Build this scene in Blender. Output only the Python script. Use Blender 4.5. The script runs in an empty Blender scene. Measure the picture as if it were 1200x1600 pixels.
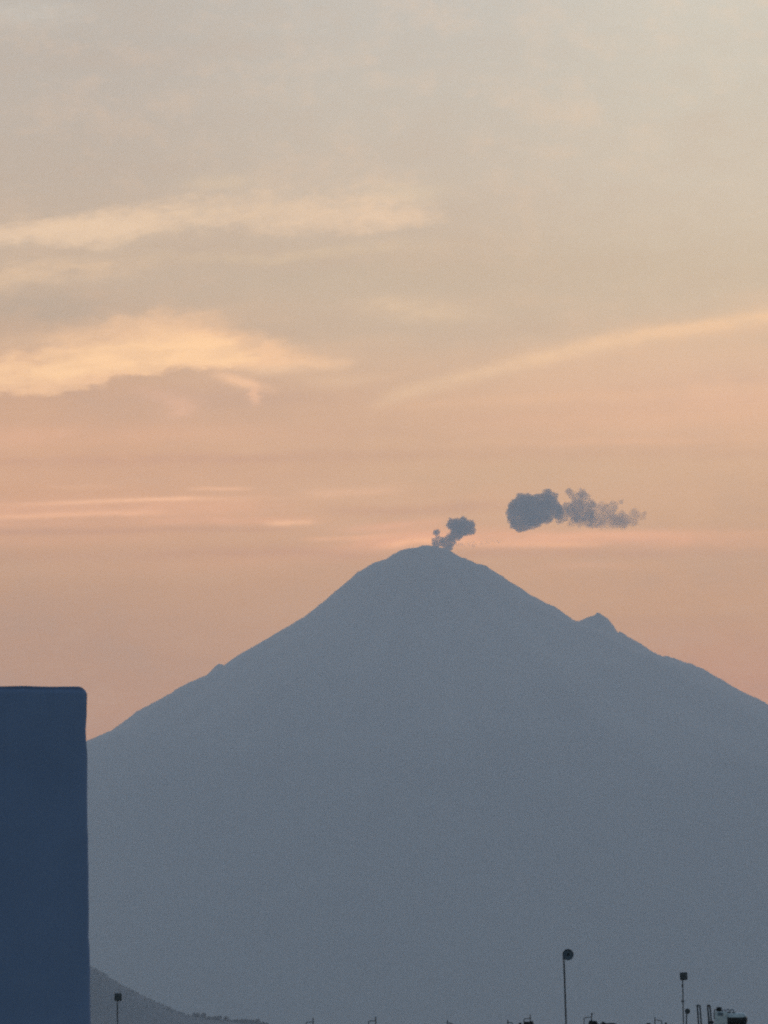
import bpy, bmesh, math, random
from mathutils import Vector, Matrix, noise

random.seed(7)
R = math.radians
sc = bpy.context.scene
COL = sc.collection

# ----------------------------------------------------------------------------------------------
# units: metres. Camera on a rooftop 10 m up, looking along +Y at a volcano 45 km away.
# ----------------------------------------------------------------------------------------------
FOV = 8.8                      # vertical field of view, degrees
ELEV = 4.6                     # elevation of the picture's centre
CAM_Z = 10.0
FOC = 800.0 / math.tan(R(FOV / 2))     # focal length in photograph pixels
K = FOV / 1600.0                       # degrees of sky per photograph pixel
DIST = 45000.0                         # volcano
HILL = 17500.0
ROOF = 340.0
BOX_TOP, BOX_FAR = 4000.0, 62000.0
DENS = 1.1 / DIST
HAZE_G = 0.35
HAZE_COL = (0.80, 0.88, 1.00)
# light the haze itself sends towards the camera when it is infinitely thick (measured, linear)
HAZE_L = (0.212, 0.251, 0.317)

_ce, _se = math.cos(R(ELEV)), math.sin(R(ELEV))


def ray(px, py):
    x, y = (px - 600) / FOC, (800 - py) / FOC
    return Vector((x, _ce - y * _se, _se + y * _ce))


def at(px, py, dist):
    """point seen at photograph pixel (px, py), dist metres away along Y"""
    d = ray(px, py)
    d = d * (dist / d.y)
    return Vector((d.x, d.y, d.z + CAM_Z))


def lin(c):
    f = lambda v: v / 12.92 if v <= 0.04045 else ((v + 0.055) / 1.055) ** 2.4
    return tuple(f(v / 255.0) for v in c)


# ----------------------------------------------------------------------------------------------
# object helpers
# ----------------------------------------------------------------------------------------------
def tag(o, label=None, cat=None, group=None, kind=None):
    if label: o['label'] = label
    if cat: o['category'] = cat
    if group: o['group'] = group
    if kind: o['kind'] = kind
    return o


def empty(name, loc, rz=0.0):
    o = bpy.data.objects.new(name, None)
    COL.objects.link(o)
    o.empty_display_size = 0.2
    o.location = loc
    o.rotation_euler.z = rz
    return o


def link(name, bm, mat, parent=None, smooth=True, loc=None):
    me = bpy.data.meshes.new(name)
    bm.normal_update()
    bm.to_mesh(me)
    bm.free()
    for m in (mat if isinstance(mat, (list, tuple)) else [mat]):
        me.materials.append(m)
    if smooth:
        for p in me.polygons: p.use_smooth = True
    o = bpy.data.objects.new(name, me)
    COL.objects.link(o)
    if parent: o.parent = parent
    if loc is not None: o.location = loc
    return o


def tube(bm, pts, r, seg=10, cap=True):
    """a tube along points; r is a number or one radius per point"""
    pts = [Vector(p) for p in pts]
    rs = r if isinstance(r, (list, tuple)) else [r] * len(pts)
    rings = []
    ref = None
    for i, p in enumerate(pts):
        t = (pts[min(i + 1, len(pts) - 1)] - pts[max(i - 1, 0)]).normalized()
        if ref is None:
            ref = t.orthogonal().normalized()
        ref = (ref - t * ref.dot(t)).normalized()
        b = t.cross(ref)
        rings.append([bm.verts.new(p + (ref * math.cos(a) + b * math.sin(a)) * rs[i])
                      for a in (2 * math.pi * k / seg for k in range(seg))])
    for a, b in zip(rings, rings[1:]):
        for k in range(seg):
            bm.faces.new((a[k], a[(k + 1) % seg], b[(k + 1) % seg], b[k]))
    if cap:
        bm.faces.new(rings[0][::-1]); bm.faces.new(rings[-1])


def box(bm, lo, hi, bevel=0.0, seg=2):
    m = Matrix.Translation((Vector(lo) + Vector(hi)) / 2) @ Matrix.Diagonal([*(Vector(hi) - Vector(lo)), 1])
    r = bmesh.ops.create_cube(bm, size=1, matrix=m)
    if bevel:
        es = list({e for v in r['verts'] for e in v.link_edges})
        bmesh.ops.bevel(bm, geom=es, offset=bevel, segments=seg, affect='EDGES', profile=0.5)


def lathe(bm, prof, seg=24, mat=None):
    """revolve (radius, height) about Z; radius 0 closes the end"""
    rings = []
    for r, z in prof:
        if r < 1e-6:
            rings.append([bm.verts.new((0, 0, z))])
        else:
            rings.append([bm.verts.new((r * math.cos(a), r * math.sin(a), z))
                          for a in (2 * math.pi * k / seg for k in range(seg))])
    for a, b in zip(rings, rings[1:]):
        for k in range(seg):
            q = [a[k % len(a)], a[(k + 1) % len(a)], b[(k + 1) % len(b)], b[k % len(b)]]
            u = []
            for v in q:
                if v not in u: u.append(v)
            if len(u) > 2: bm.faces.new(u)
    if mat is not None:
        bmesh.ops.transform(bm, matrix=mat, verts=[v for r in rings for v in r])


# ----------------------------------------------------------------------------------------------
# materials
# ----------------------------------------------------------------------------------------------
def material(name, a, b, scale, rough=0.8, bump=0.0, detail=6, metal=0.0):
    """two tones of the surface's own colour mottled by noise, with a little relief"""
    m = bpy.data.materials.new(name)
    m.use_nodes = True
    nt = m.node_tree
    p = nt.nodes['Principled BSDF']
    tc = nt.nodes.new('ShaderNodeTexCoord')
    n = nt.nodes.new('ShaderNodeTexNoise')
    n.inputs['Scale'].default_value = scale
    n.inputs['Detail'].default_value = detail
    nt.links.new(tc.outputs['Object'], n.inputs['Vector'])
    r = nt.nodes.new('ShaderNodeValToRGB')
    r.color_ramp.elements[0].position = 0.35
    r.color_ramp.elements[1].position = 0.65
    r.color_ramp.elements[0].color = (*a, 1)
    r.color_ramp.elements[1].color = (*b, 1)
    nt.links.new(n.outputs['Fac'], r.inputs['Fac'])
    nt.links.new(r.outputs['Color'], p.inputs['Base Color'])
    p.inputs['Roughness'].default_value = rough
    p.inputs['Metallic'].default_value = metal
    if bump:
        bn = nt.nodes.new('ShaderNodeBump')
        bn.inputs['Strength'].default_value = 0.6
        bn.inputs['Distance'].default_value = bump
        nt.links.new(n.outputs['Fac'], bn.inputs['Height'])
        nt.links.new(bn.outputs['Normal'], p.inputs['Normal'])
    return m


def volcano_material(peak_x):
    """dark forest on the lower flanks, bare pale ash above the tree line, furrowed down the slope"""
    m = material('volcano_forest_and_ash', (0.018, 0.026, 0.026), (0.035, 0.045, 0.04), 0.0025, 0.95)
    nt = m.node_tree
    X.nt = nt
    p = nt.nodes['Principled BSDF']
    src = p.inputs['Base Color'].links[0].from_socket
    t = nt.nodes.new('ShaderNodeTexCoord')
    sp = nt.nodes.new('ShaderNodeSeparateXYZ')
    nt.links.new(t.outputs['Object'], sp.inputs[0])
    x, y, z = (X(o) for o in sp.outputs)
    a = X._op('ARCTAN2', y, x - peak_x)
    wig = nz(x * 0.0012, y * 0.0012, z * 0.0012, 1.0, 5, 0.6) - 0.5
    fur = nz(a * 9.0 + wig * 1.4, z * 0.0006, 2.0, 1.0, 6, 0.62)
    bare = smooth(z + wig * 1500.0 + (fur - 0.5) * 500.0, 1500.0, 2700.0)
    ash = mixc(smooth(fur, 0.34, 0.66), (0.18, 0.15, 0.13), (0.22, 0.185, 0.16))  # real ash; its paleness also paints in the warm sunlit haze at the summit
    nt.links.new(mixc(bare, src, ash), p.inputs['Base Color'])
    return m


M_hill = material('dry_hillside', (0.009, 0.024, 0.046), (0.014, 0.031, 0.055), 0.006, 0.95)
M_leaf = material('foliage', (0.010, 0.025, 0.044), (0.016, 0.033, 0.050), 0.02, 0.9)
M_ground = material('plain_of_fields_and_houses', (0.05, 0.055, 0.04), (0.13, 0.11, 0.085), 0.004, 0.95)
M_plaster = material('blue_grey_painted_plaster', (0.215, 0.285, 0.48), (0.265, 0.345, 0.57), 7.0, 0.9, 0.006, 10)
def darken_and_streak_plaster(m, H, right):
    """ragged darker line along the top and upper right edge, faint rain runs below it"""
    nt = m.node_tree
    old = X.nt
    X.nt = nt
    p = nt.nodes['Principled BSDF']
    src = p.inputs['Base Color'].links[0].from_socket
    t = nt.nodes.new('ShaderNodeTexCoord')
    sp = nt.nodes.new('ShaderNodeSeparateXYZ')
    nt.links.new(t.outputs['Object'], sp.inputs[0])
    x, y, z = (X(o) for o in sp.outputs)
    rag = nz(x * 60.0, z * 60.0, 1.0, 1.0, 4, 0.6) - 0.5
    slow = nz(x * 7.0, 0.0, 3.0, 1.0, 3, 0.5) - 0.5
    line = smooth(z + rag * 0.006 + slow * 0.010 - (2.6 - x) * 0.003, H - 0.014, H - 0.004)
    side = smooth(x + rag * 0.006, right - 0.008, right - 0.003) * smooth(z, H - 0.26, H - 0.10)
    runs = smooth(nz(x * 26.0, z * 1.2, 7.0, 1.0, 4, 0.6), 0.52, 0.72) * smooth(z, H - 0.9, H)
    blot = nz(x * 2.2, z * 1.6, 11.0, 1.0, 5, 0.6)
    c = mixc(blot, src, (0.215, 0.285, 0.46))
    c = mixc(runs * 0.3, c, (0.15, 0.19, 0.28))
    c = mixc((line + side).clamp() * 0.65, c, (0.06, 0.06, 0.075))  # ragged darker line along the top and down the upper right edge
    nt.links.new(c, p.inputs['Base Color'])
    X.nt = old


M_concrete = material('raw_concrete', (0.10, 0.10, 0.10), (0.22, 0.21, 0.20), 3.0, 0.9, 0.01)
M_house = material('grey_block_wall', (0.22, 0.21, 0.20), (0.32, 0.30, 0.28), 1.2, 0.9, 0.01)
M_darkmetal = material('weathered_dark_steel', (0.025, 0.028, 0.034), (0.05, 0.052, 0.06), 14.0, 0.6)
M_rebar = material('rusty_rebar', (0.035, 0.03, 0.032), (0.06, 0.05, 0.05), 20.0, 0.85)
M_dish = material('dull_dish_paint', (0.10, 0.13, 0.17), (0.16, 0.19, 0.24), 9.0, 0.55)
M_panel = material('dark_plastic_housing', (0.03, 0.035, 0.042), (0.055, 0.06, 0.07), 9.0, 0.5)
M_plate = material('scuffed_plastic_plate', (0.05, 0.06, 0.075), (0.09, 0.10, 0.115), 16.0, 0.5)
M_white = material('chalky_white_enamel', (0.50, 0.52, 0.54), (0.68, 0.69, 0.70), 6.0, 0.55)
M_black = material('black_bitumen_paint', (0.012, 0.012, 0.016), (0.03, 0.03, 0.034), 8.0, 0.7)
M_glass = material('dark_window_glass', (0.02, 0.025, 0.03), (0.03, 0.035, 0.04), 2.0, 0.15)


# ----------------------------------------------------------------------------------------------
# shader expressions: +, -, * on sockets make Math nodes
# ----------------------------------------------------------------------------------------------
class X:
    nt = None

    def __init__(s, v): s.v = v

    def _op(op, a, b=None, clamp=False):
        n = X.nt.nodes.new('ShaderNodeMath')
        n.operation = op
        n.use_clamp = clamp
        for i, q in enumerate((a, b)):
            if q is None: continue
            q = q.v if isinstance(q, X) else q
            if isinstance(q, (int, float)): n.inputs[i].default_value = q
            else: X.nt.links.new(q, n.inputs[i])
        return X(n.outputs[0])

    def __add__(s, o): return X._op('ADD', s, o)
    def __radd__(s, o): return X._op('ADD', s, o)
    def __sub__(s, o): return X._op('SUBTRACT', s, o)
    def __rsub__(s, o): return X._op('SUBTRACT', o, s)
    def __mul__(s, o): return X._op('MULTIPLY', s, o)
    def __rmul__(s, o): return X._op('MULTIPLY', s, o)
    def __truediv__(s, o): return X._op('DIVIDE', s, o)
    def clamp(s): return X._op('ADD', s, 0.0, True)
    def pow(s, e): return X._op('POWER', s, e)
    def max(s, o): return X._op('MAXIMUM', s, o)


def smooth(x, a, b):
    """0 at a, 1 at b (a may be an expression)"""
    t = ((x - a) / (b - a)).clamp() if not (isinstance(a, X) or isinstance(b, X)) else ((x - a) / (b - a)).clamp()
    return t * t * (3.0 - 2.0 * t)


def curve(x, pts, lo, hi, ymin, ymax):
    """a line through pts [(x, y)], linear/smooth"""
    n = X.nt.nodes.new('ShaderNodeFloatCurve')
    c = n.mapping.curves[0]
    P = [((a - lo) / (hi - lo), (b - ymin) / (ymax - ymin)) for a, b in pts]
    while len(c.points) < len(P): c.points.new(0.5, 0.5)
    for q, (a, b) in zip(c.points, P): q.location = (a, b)
    n.mapping.update()
    t = ((x - lo) / (hi - lo)).clamp()
    X.nt.links.new(t.v, n.inputs['Value'])
    return X(n.outputs[0]) * (ymax - ymin) + ymin


def nz(a, b, seed, scale=1.0, detail=4, rough=0.5, distort=0.0):
    c = X.nt.nodes.new('ShaderNodeCombineXYZ')
    for i, q in enumerate((a, b, seed)):
        if isinstance(q, X): X.nt.links.new(q.v, c.inputs[i])
        else: c.inputs[i].default_value = q
    n = X.nt.nodes.new('ShaderNodeTexNoise')
    n.inputs['Scale'].default_value = scale
    n.inputs['Detail'].default_value = detail
    n.inputs['Roughness'].default_value = rough
    n.inputs['Distortion'].default_value = distort
    X.nt.links.new(c.outputs[0], n.inputs['Vector'])
    return X(n.outputs['Fac'])


def mixc(fac, a, b):
    n = X.nt.nodes.new('ShaderNodeMix')
    n.data_type = 'RGBA'
    n.clamp_factor = True
    def put(sock, q):
        if isinstance(q, X): X.nt.links.new(q.v, sock)
        elif isinstance(q, (int, float)): sock.default_value = q
        elif isinstance(q, tuple): sock.default_value = (*q, 1)
        else: X.nt.links.new(q, sock)
    put(n.inputs[0], fac); put(n.inputs[6], a); put(n.inputs[7], b)
    return n.outputs[2]


def ramp(x, stops):
    n = X.nt.nodes.new('ShaderNodeValToRGB')
    cr = n.color_ramp
    while len(cr.elements) < len(stops): cr.elements.new(0.5)
    for e, (p, c) in zip(cr.elements, stops):
        e.position = p
    for e, (p, c) in zip(cr.elements, stops):
        e.position = p; e.color = (*c, 1)
    X.nt.links.new(x.v, n.inputs['Fac'])
    return n.outputs['Color']


# ----------------------------------------------------------------------------------------------
# SKY: Nishita dusk all round; towards the sunset a layer of thin cloud, laid out in azimuth and
# elevation. u, v are degrees of sky scaled to 1/K so that the photograph's pixels can be read off.
# ----------------------------------------------------------------------------------------------
SKY_STRENGTH = 0.1
EXPOSURE = 1.5
SUN_EL, SUN_AZ = 2.2, -9.0
CLOUDS = 1.0


def haze_T(v):
    el = R(ELEV + (800 - v) * K)
    L = min((BOX_TOP - CAM_Z) / max(math.sin(el), 1e-4), BOX_FAR / math.cos(el))
    return math.exp(-DENS * L)


def beyond(rgb, v):
    """radiance the sky must have behind the haze to be seen as rgb (divided by the ramp's unit)"""
    T = haze_T(v)
    return tuple(max((c - h * (1 - T)) / T, 0.01) / SKY_STRENGTH / 2 ** EXPOSURE for c, h in zip(lin(rgb), HAZE_L))


w = bpy.data.worlds.new('World')
sc.world = w
w.use_nodes = True
w.cycles.sampling_method = 'MANUAL'
w.cycles.sample_map_resolution = 512
X.nt = w.node_tree
bg = X.nt.nodes['Background']
bg.inputs['Strength'].default_value = SKY_STRENGTH
tc = X.nt.nodes.new('ShaderNodeTexCoord')
sep = X.nt.nodes.new('ShaderNodeSeparateXYZ')
X.nt.links.new(tc.outputs['Generated'], sep.inputs[0])
dx, dy, dz = (X(o) for o in sep.outputs)
az = X._op('ARCTAN2', dx, dy) * (180 / math.pi)
el = X._op('ARCSINE', dz) * (180 / math.pi)
u = az * (1 / K) + 600.0
v = (ELEV - el) * (1 / K) + 800.0

sky = X.nt.nodes.new('ShaderNodeTexSky')
sky.sky_type = 'NISHITA'
sky.sun_disc = False
sky.sun_elevation = R(SUN_EL)
sky.sun_rotation = R(SUN_AZ)
sky.altitude = 2200
sky.air_density, sky.dust_density, sky.ozone_density = 1.2, 2.0, 1.5

# clear-sky colours as they are seen, top to bottom, at the left, in the middle and on the right
VS = [-60, 150, 300, 420, 520, 620, 720, 800, 880, 960, 1040, 1120, 1300, 1600]
SEEN = {
    'l': [(186, 180, 172), (190, 179, 168), (193, 177, 162), (196, 174, 155), (199, 171, 149), (209, 170, 144), (212, 169, 142), (208, 165, 140), (195, 159, 137), (185, 153, 135), (182, 151, 136), (182, 150, 136), (177, 146, 135), (167, 139, 132)],
    'm': [(196, 191, 183), (199, 189, 176), (202, 186, 169), (203, 182, 161), (204, 180, 158), (214, 178, 151), (212, 174, 147), (208, 169, 143), (201, 163, 140), (194, 158, 137), (189, 154, 137), (186, 151, 137), (181, 147, 135), (169, 140, 132)],
    'r': [(209, 203, 190), (207, 197, 181), (209, 194, 175), (208, 189, 166), (210, 185, 161), (226, 184, 156), (212, 175, 148), (206, 169, 143), (199, 163, 140), (194, 158, 137), (191, 153, 136), (189, 150, 135), (183, 147, 134), (171, 140, 132)],
}
tv = (v + 60.0) / 1660.0
cols = {}
for k, cc in SEEN.items():
    cols[k] = ramp(tv, [((vv + 60) / 1660.0, beyond(c, vv)) for vv, c in zip(VS, cc)])
base = mixc(smooth(u, 100.0, 640.0), cols['l'], cols['m'])
base = mixc(smooth(u, 620.0, 1150.0), base, cols['r'])

# broad unevenness of the veil: long streaks, slightly warmer or greyer
un, vn = u / 1000.0, v / 1000.0
wob = nz(un * 1.6, vn * 3.0, 3.1, 1.0, 3)
vw = v + (wob - 0.5) * 60.0 - (u - 600.0) * -0.04
streak = nz(un * 1.3, vw / 1000.0 * 13.0, 8.4, 1.0, 5, 0.55)
fine = nz(un * 5.0, vw / 1000.0 * 22.0, 1.7, 1.0, 5, 0.6)
veil = (streak - 0.5) * 0.62 + (fine - 0.5) * 0.30
low = smooth(v, 250.0, 620.0)


def glow(base, mask, seen, vv, amount=1.0):
    return mixc((mask * (amount * CLOUDS)).clamp(), base, beyond(seen, vv))


base = glow(base, (veil * 1.2).max(0.0) * (low * 0.8 + 0.2), (232, 189, 157), 650)
base = glow(base, (veil * -1.5).max(0.0) * (low * 0.7 + 0.3), (190, 158, 142), 650)

# warp shared by the clouds
wa = nz(un * 4.5, vn * 8.0, 5.5, 1.0, 5, 0.6) - 0.5
wb = nz(un * 13.0, vn * 24.0, 9.2, 1.0, 5, 0.62) - 0.5
uu = u + wa * 150.0 + wb * 40.0
vv_ = v + wa * 46.0 + wb * 26.0
# fibres: long grain that climbs gently to the right
gr = vn + un * 0.13 + wa * 0.05
tex = nz(un * 4.2, gr * 24.0, 2.2, 1.0, 7, 0.62)
tex2 = nz(un * 13.0 + wb * 0.6, gr * 50.0, 6.2, 1.0, 6, 0.62)
tex3 = nz(un * 30.0 + wb, vn * 48.0 + wb, 4.9, 1.0, 4, 0.6)
body = (tex - 0.5) * 1.25 + (tex2 - 0.5) * 0.75 + (tex3 - 0.5) * 0.9


def ragged(s_, rough):
    """thin out a soft shape with the cloud grain: whole in its heart, torn at its edges"""
    return smooth(s_ + body * rough, 0.10, 1.02) * smooth(s_, 0.02, 0.30)


def bank(top, bot, soft_t, soft_b, along, rough=0.5):
    """a cloud between an upper and a lower edge, both lines over u"""
    t = curve(uu, top, -400, 1600, 0, 1000)
    b = curve(uu, bot, -400, 1600, 0, 1000)
    a = curve(uu, along, -400, 1600, 0, 1)
    holes = 0.62 + 0.38 * smooth(nz(un * 8.0 + wa * 1.5, gr * 30.0, 12.6, 1.0, 5, 0.6), 0.36, 0.56)
    return holes * ragged(smooth(vv_, t - soft_t, t + soft_t) * (1.0 - smooth(vv_, b - soft_b, b + soft_b)) * a, rough)


def streaky(pts, half, along, rough=1.0, fine_w=0.35):
    c = curve(u, pts, -400, 1600, 0, 1000)
    a = curve(uu, along, -400, 1600, 0, 1)
    d = (v + wb * 20.0 * fine_w + wa * 34.0 * fine_w - c) / half
    g = X._op('EXPONENT', d * d * -1.0)
    return (g * a * (1.0 + body * rough)).clamp()


def blob(cu, cv, su, sv, tilt=0.0, rough=1.6):
    a = uu - cu
    b = vv_ - cv - a * tilt
    return (X._op('EXPONENT', (a * a / (su * su) + b * b / (sv * sv)) * -1.0) * (1.0 + body * rough)).clamp()


# fine mottling of the whole veil
mot = (nz(un * 15.0 + wa, vn * 22.0 + wb, 7.7, 1.0, 5, 0.65) - 0.5) + (nz(un * 4.0, vn * 9.0, 3.7, 1.0, 4, 0.6) - 0.5) * 0.8
base = glow(base, (mot * 0.55).max(0.0), (230, 193, 164), 600)
base = glow(base, (mot * -0.55).max(0.0), (186, 166, 152), 600)

# grey gaps between the lit banks
base = glow(base, blob(180, 430, 420, 45, -0.02), (191, 174, 158), 430, 0.55)
base = glow(base, blob(60, 480, 160, 25, 0.0), (184, 167, 152), 480, 0.65)
base = glow(base, blob(640, 440, 420, 45, 0.0), (201, 181, 159), 430, 0.5)
base = glow(base, blob(330, 625, 220, 24, -0.06), (199, 167, 148), 620, 0.65)
base = glow(base, blob(520, 655, 260, 40, 0.0), (207, 171, 147), 650, 0.4)
base = glow(base, blob(760, 735, 300, 30, 0.0), (204, 172, 146), 740, 0.5)
base = glow(base, blob(300, 735, 300, 24, 0.0), (205, 166, 143), 740, 0.5)
base = glow(base, blob(430, 930, 330, 60, 0.0), (193, 158, 138), 930, 0.5)
# upper bank
m = bank([(-400, 400), (0, 352), (200, 325), (330, 308), (480, 298), (640, 292), (720, 300), (1600, 320)],
         [(-400, 430), (0, 386), (150, 374), (300, 360), (480, 362), (600, 360), (700, 335), (1600, 340)],
         42, 20, [(-400, .9), (0, 1.0), (120, 1), (240, .9), (360, .72), (450, .66), (540, .74), (600, .66), (670, .38), (760, .0), (1600, 0)], 0.7)
base = glow(base, m, (235, 203, 173), 345, 0.92)
base = glow(base, blob(240, 350, 260, 30, -0.10, 2.2), (226, 199, 170), 350, 0.4)
base = glow(base, blob(330, 280, 60, 14), (219, 195, 168), 285, 0.5)
base = glow(base, blob(650, 300, 60, 14), (216, 195, 170), 300, 0.5)
base = glow(base, blob(480, 392, 200, 10, -0.05, 2.4), (216, 191, 163), 390, 0.5)
base = glow(base, blob(90, 425, 150, 22, -0.08, 2.2), (222, 191, 162), 430, 0.65)
base = glow(base, blob(15, 442, 40, 18, 0.0), (224, 193, 163), 430, 0.6)
base = glow(base, blob(650, 484, 75, 17, 0.05, 2.0), (219, 191, 163), 484, 0.8)
# bright bank
m = bank([(-400, 580), (0, 556), (110, 528), (200, 504), (280, 492), (360, 505), (440, 532), (520, 556), (600, 570), (1600, 590)],
         [(-400, 640), (0, 614), (110, 612), (200, 594), (300, 578), (400, 574), (500, 576), (600, 586), (1600, 600)],
         34, 10, [(-400, .9), (0, .95), (150, 1), (300, 1), (420, .9), (500, .6), (570, .3), (640, 0), (1600, 0)], 0.55)
base = glow(base, m, (246, 200, 161), 560, 0.86)
m = bank([(-400, 600), (0, 566), (150, 536), (270, 512), (350, 528), (450, 560), (1600, 600)],
         [(-400, 630), (0, 602), (150, 592), (300, 572), (450, 566), (1600, 600)],
         30, 16, [(-400, .6), (0, .6), (100, .9), (280, 1), (380, .7), (450, 0), (1600, 0)], 0.95)
base = glow(base, m, (255, 211, 166), 560, 0.75)
base = glow(base, blob(150, 520, 190, 24, -0.16, 2.4), (224, 188, 158), 520, 0.5)
base = glow(base, streaky([(-400, 560), (380, 578), (540, 568), (600, 566), (1600, 560)], 9,
                          [(-400, 0), (340, 0), (430, .7), (540, .6), (600, 0), (1600, 0)]), (238, 198, 164), 570, 0.8)
base = glow(base, streaky([(-400, 590), (500, 596), (620, 590), (1600, 580)], 9,
                          [(-400, 0), (420, 0), (520, .5), (600, .3), (680, 0), (1600, 0)]), (224, 189, 159), 590, 0.8)
# little hooks under it
base = glow(base, blob(362, 592, 30, 8, 0.25), (240, 195, 161), 592, 0.85)
base = glow(base, blob(384, 612, 9, 15, 0.9), (234, 188, 158), 610, 0.75)
base = glow(base, blob(278, 640, 30, 17, -0.1), (225, 181, 155), 640, 0.8)
base = glow(base, blob(250, 622, 30, 10, 0.2), (218, 177, 153), 622, 0.5)
# long trail climbing to the right
line = [(-400, 790), (480, 668), (600, 626), (720, 591), (840, 561), (960, 535), (1080, 516), (1200, 497), (1600, 430)]
base = glow(base, streaky(line, 12.5, [(-400, 0), (540, 0), (600, .22), (680, .5), (800, .68), (920, .78), (1050, .88), (1200, 1), (1600, .6)], 1.5, 0.4),
            (237, 200, 165), 540, 0.95)
line2 = [(a, b + 26) for a, b in line]
base = glow(base, streaky(line2, 42, [(-400, 0), (600, 0), (760, .25), (950, .5), (1200, .6), (1600, .6)], 1.3, 0.6),
            (226, 186, 155), 570, 0.7)
for pts, h, al, c, a in (
    ([(-400, 650), (700, 665), (1000, 655), (1600, 640)], 20, [(-400, 0), (600, 0), (800, .6), (1000, .7), (1200, .5), (1600, .4)], (225, 181, 152), 0.7),
    ([(-400, 640), (500, 642), (800, 625), (1200, 610), (1600, 600)], 9, [(-400, 0), (480, 0), (700, .5), (900, .7), (1200, .6), (1600, .4)], (228, 186, 155), 0.55),
    ([(-400, 690), (600, 694), (1000, 690), (1600, 685)], 7, [(-400, 0), (650, 0), (850, .6), (1000, .8), (1200, .3), (1600, .3)], (226, 181, 151), 0.5),
    ([(-400, 690), (0, 685), (200, 680), (500, 676), (1600, 670)], 16, [(-400, .5), (0, .9), (100, .6), (300, .4), (500, .2), (600, 0), (1600, 0)], (226, 178, 151), 0.6),
    # thin lit streaks low on the left
    ([(-400, 792), (40, 789), (200, 783), (380, 779), (1600, 770)], 3.6, [(-400, 0), (0, .3), (120, .8), (210, 1), (300, .9), (390, .1), (1600, 0)], (240, 191, 159), 1.0),
    ([(-400, 812), (40, 808), (160, 803), (340, 803), (1600, 800)], 4.5, [(-400, .5), (0, .8), (150, 1), (260, .7), (340, 0), (1600, 0)], (238, 187, 155), 0.9),
    ([(-400, 800), (200, 796), (460, 790), (1600, 790)], 16, [(-400, .5), (0, .7), (250, .7), (420, .3), (520, 0), (1600, 0)], (226, 176, 149), 0.8),
    ([(-400, 824), (100, 820), (300, 815), (520, 812), (1600, 800)], 7, [(-400, .4), (0, .6), (200, .4), (330, .7), (480, .4), (560, 0), (1600, 0)], (224, 174, 148), 0.7),
    ([(-400, 770), (340, 764), (460, 762), (1600, 760)], 3.0, [(-400, 0), (290, 0), (350, .9), (390, 0), (1600, 0)], (232, 184, 154), 0.9),
    ([(-400, 765), (100, 762), (250, 764), (1600, 760)], 4.0, [(-400, 0), (40, 0), (110, .6), (200, .2), (260, 0), (1600, 0)], (222, 177, 149), 0.7),
    ([(-400, 818), (400, 818), (500, 816), (1600, 810)], 4.2, [(-400, 0), (380, 0), (440, 1), (490, .2), (510, 0), (1600, 0)], (234, 186, 155), 0.9),
    ([(-400, 780), (500, 771), (640, 764), (1600, 760)], 7.0, [(-400, 0), (440, 0), (530, .9), (620, .4), (660, 0), (1600, 0)], (224, 181, 153), 0.85),
    ([(-400, 850), (0, 846), (150, 842), (330, 840), (1600, 840)], 14, [(-400, .5), (0, .6), (150, .5), (300, .2), (400, 0), (1600, 0)], (216, 170, 146), 0.6),
    # the warm band behind the summit
    ([(-400, 880), (480, 868), (580, 850), (660, 840), (760, 842), (1600, 845)], 14, [(-400, 0), (470, .2), (580, .8), (660, 1), (760, .9), (900, .7), (1050, .5), (1200, .3), (1600, .3)], (230, 175, 149), 0.8),
    ([(-400, 860), (600, 853), (650, 846), (760, 850), (1600, 850)], 5, [(-400, 0), (560, 0), (640, 1), (680, 1), (780, .5), (900, .6), (1000, 0), (1600, 0)], (240, 185, 152), 0.85),
    ([(-400, 830), (560, 826), (700, 815), (1600, 800)], 7, [(-400, 0), (480, 0), (600, .8), (700, .6), (760, 0), (1600, 0)], (226, 175, 149), 0.8),
    ([(-400, 842), (500, 842), (640, 836), (1600, 830)], 4, [(-400, 0), (430, 0), (540, .7), (640, .4), (700, 0), (1600, 0)], (230, 179, 150), 0.8),
    ([(-400, 850), (760, 850), (900, 838), (1100, 836), (1600, 830)], 7, [(-400, 0), (740, 0), (860, .9), (980, .8), (1100, .4), (1200, .2), (1600, .2)], (230, 178, 150), 0.7),
    ([(-400, 890), (800, 890), (900, 884), (1000, 886), (1600, 880)], 6, [(-400, 0), (800, 0), (900, .6), (980, .4), (1050, 0), (1600, 0)], (216, 171, 147), 0.6),
):
    base = glow(base, streaky(pts, h, al, 1.3, 0.22), c, pts[2][1], a)
# mauve streaks between them
for pts, h, al, a in (
    ([(-400, 830), (100, 832), (300, 828), (500, 826), (1600, 820)], 5, [(-400, .5), (0, .8), (200, .7), (400, .5), (540, 0), (1600, 0)], 0.5),
    ([(-400, 872), (200, 868), (420, 862), (560, 868), (1600, 870)], 9, [(-400, .5), (0, .5), (300, .7), (480, .8), (600, .2), (700, 0), (1600, 0)], 0.5),
    ([(-400, 868), (700, 868), (860, 864), (1000, 866), (1600, 866)], 8, [(-400, 0), (680, 0), (780, .8), (950, .7), (1100, .4), (1600, .2)], 0.5),
    ([(-400, 790), (480, 795), (620, 800), (760, 792), (1600, 790)], 9, [(-400, 0), (440, 0), (560, .7), (700, .8), (800, .3), (900, 0), (1600, 0)], 0.45),
    ([(-400, 720), (0, 722), (300, 716), (600, 712), (1600, 710)], 10, [(-400, .4), (0, .6), (300, .8), (550, .5), (800, .3), (1600, .2)], 0.4),
):
    base = glow(base, streaky(pts, h, al, 1.4, 0.3), (192, 154, 139), pts[2][1], a)
# a paler patch in the top left corner
base = glow(base, blob(30, 20, 90, 22), (201, 194, 184), 20, 0.6)

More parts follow.
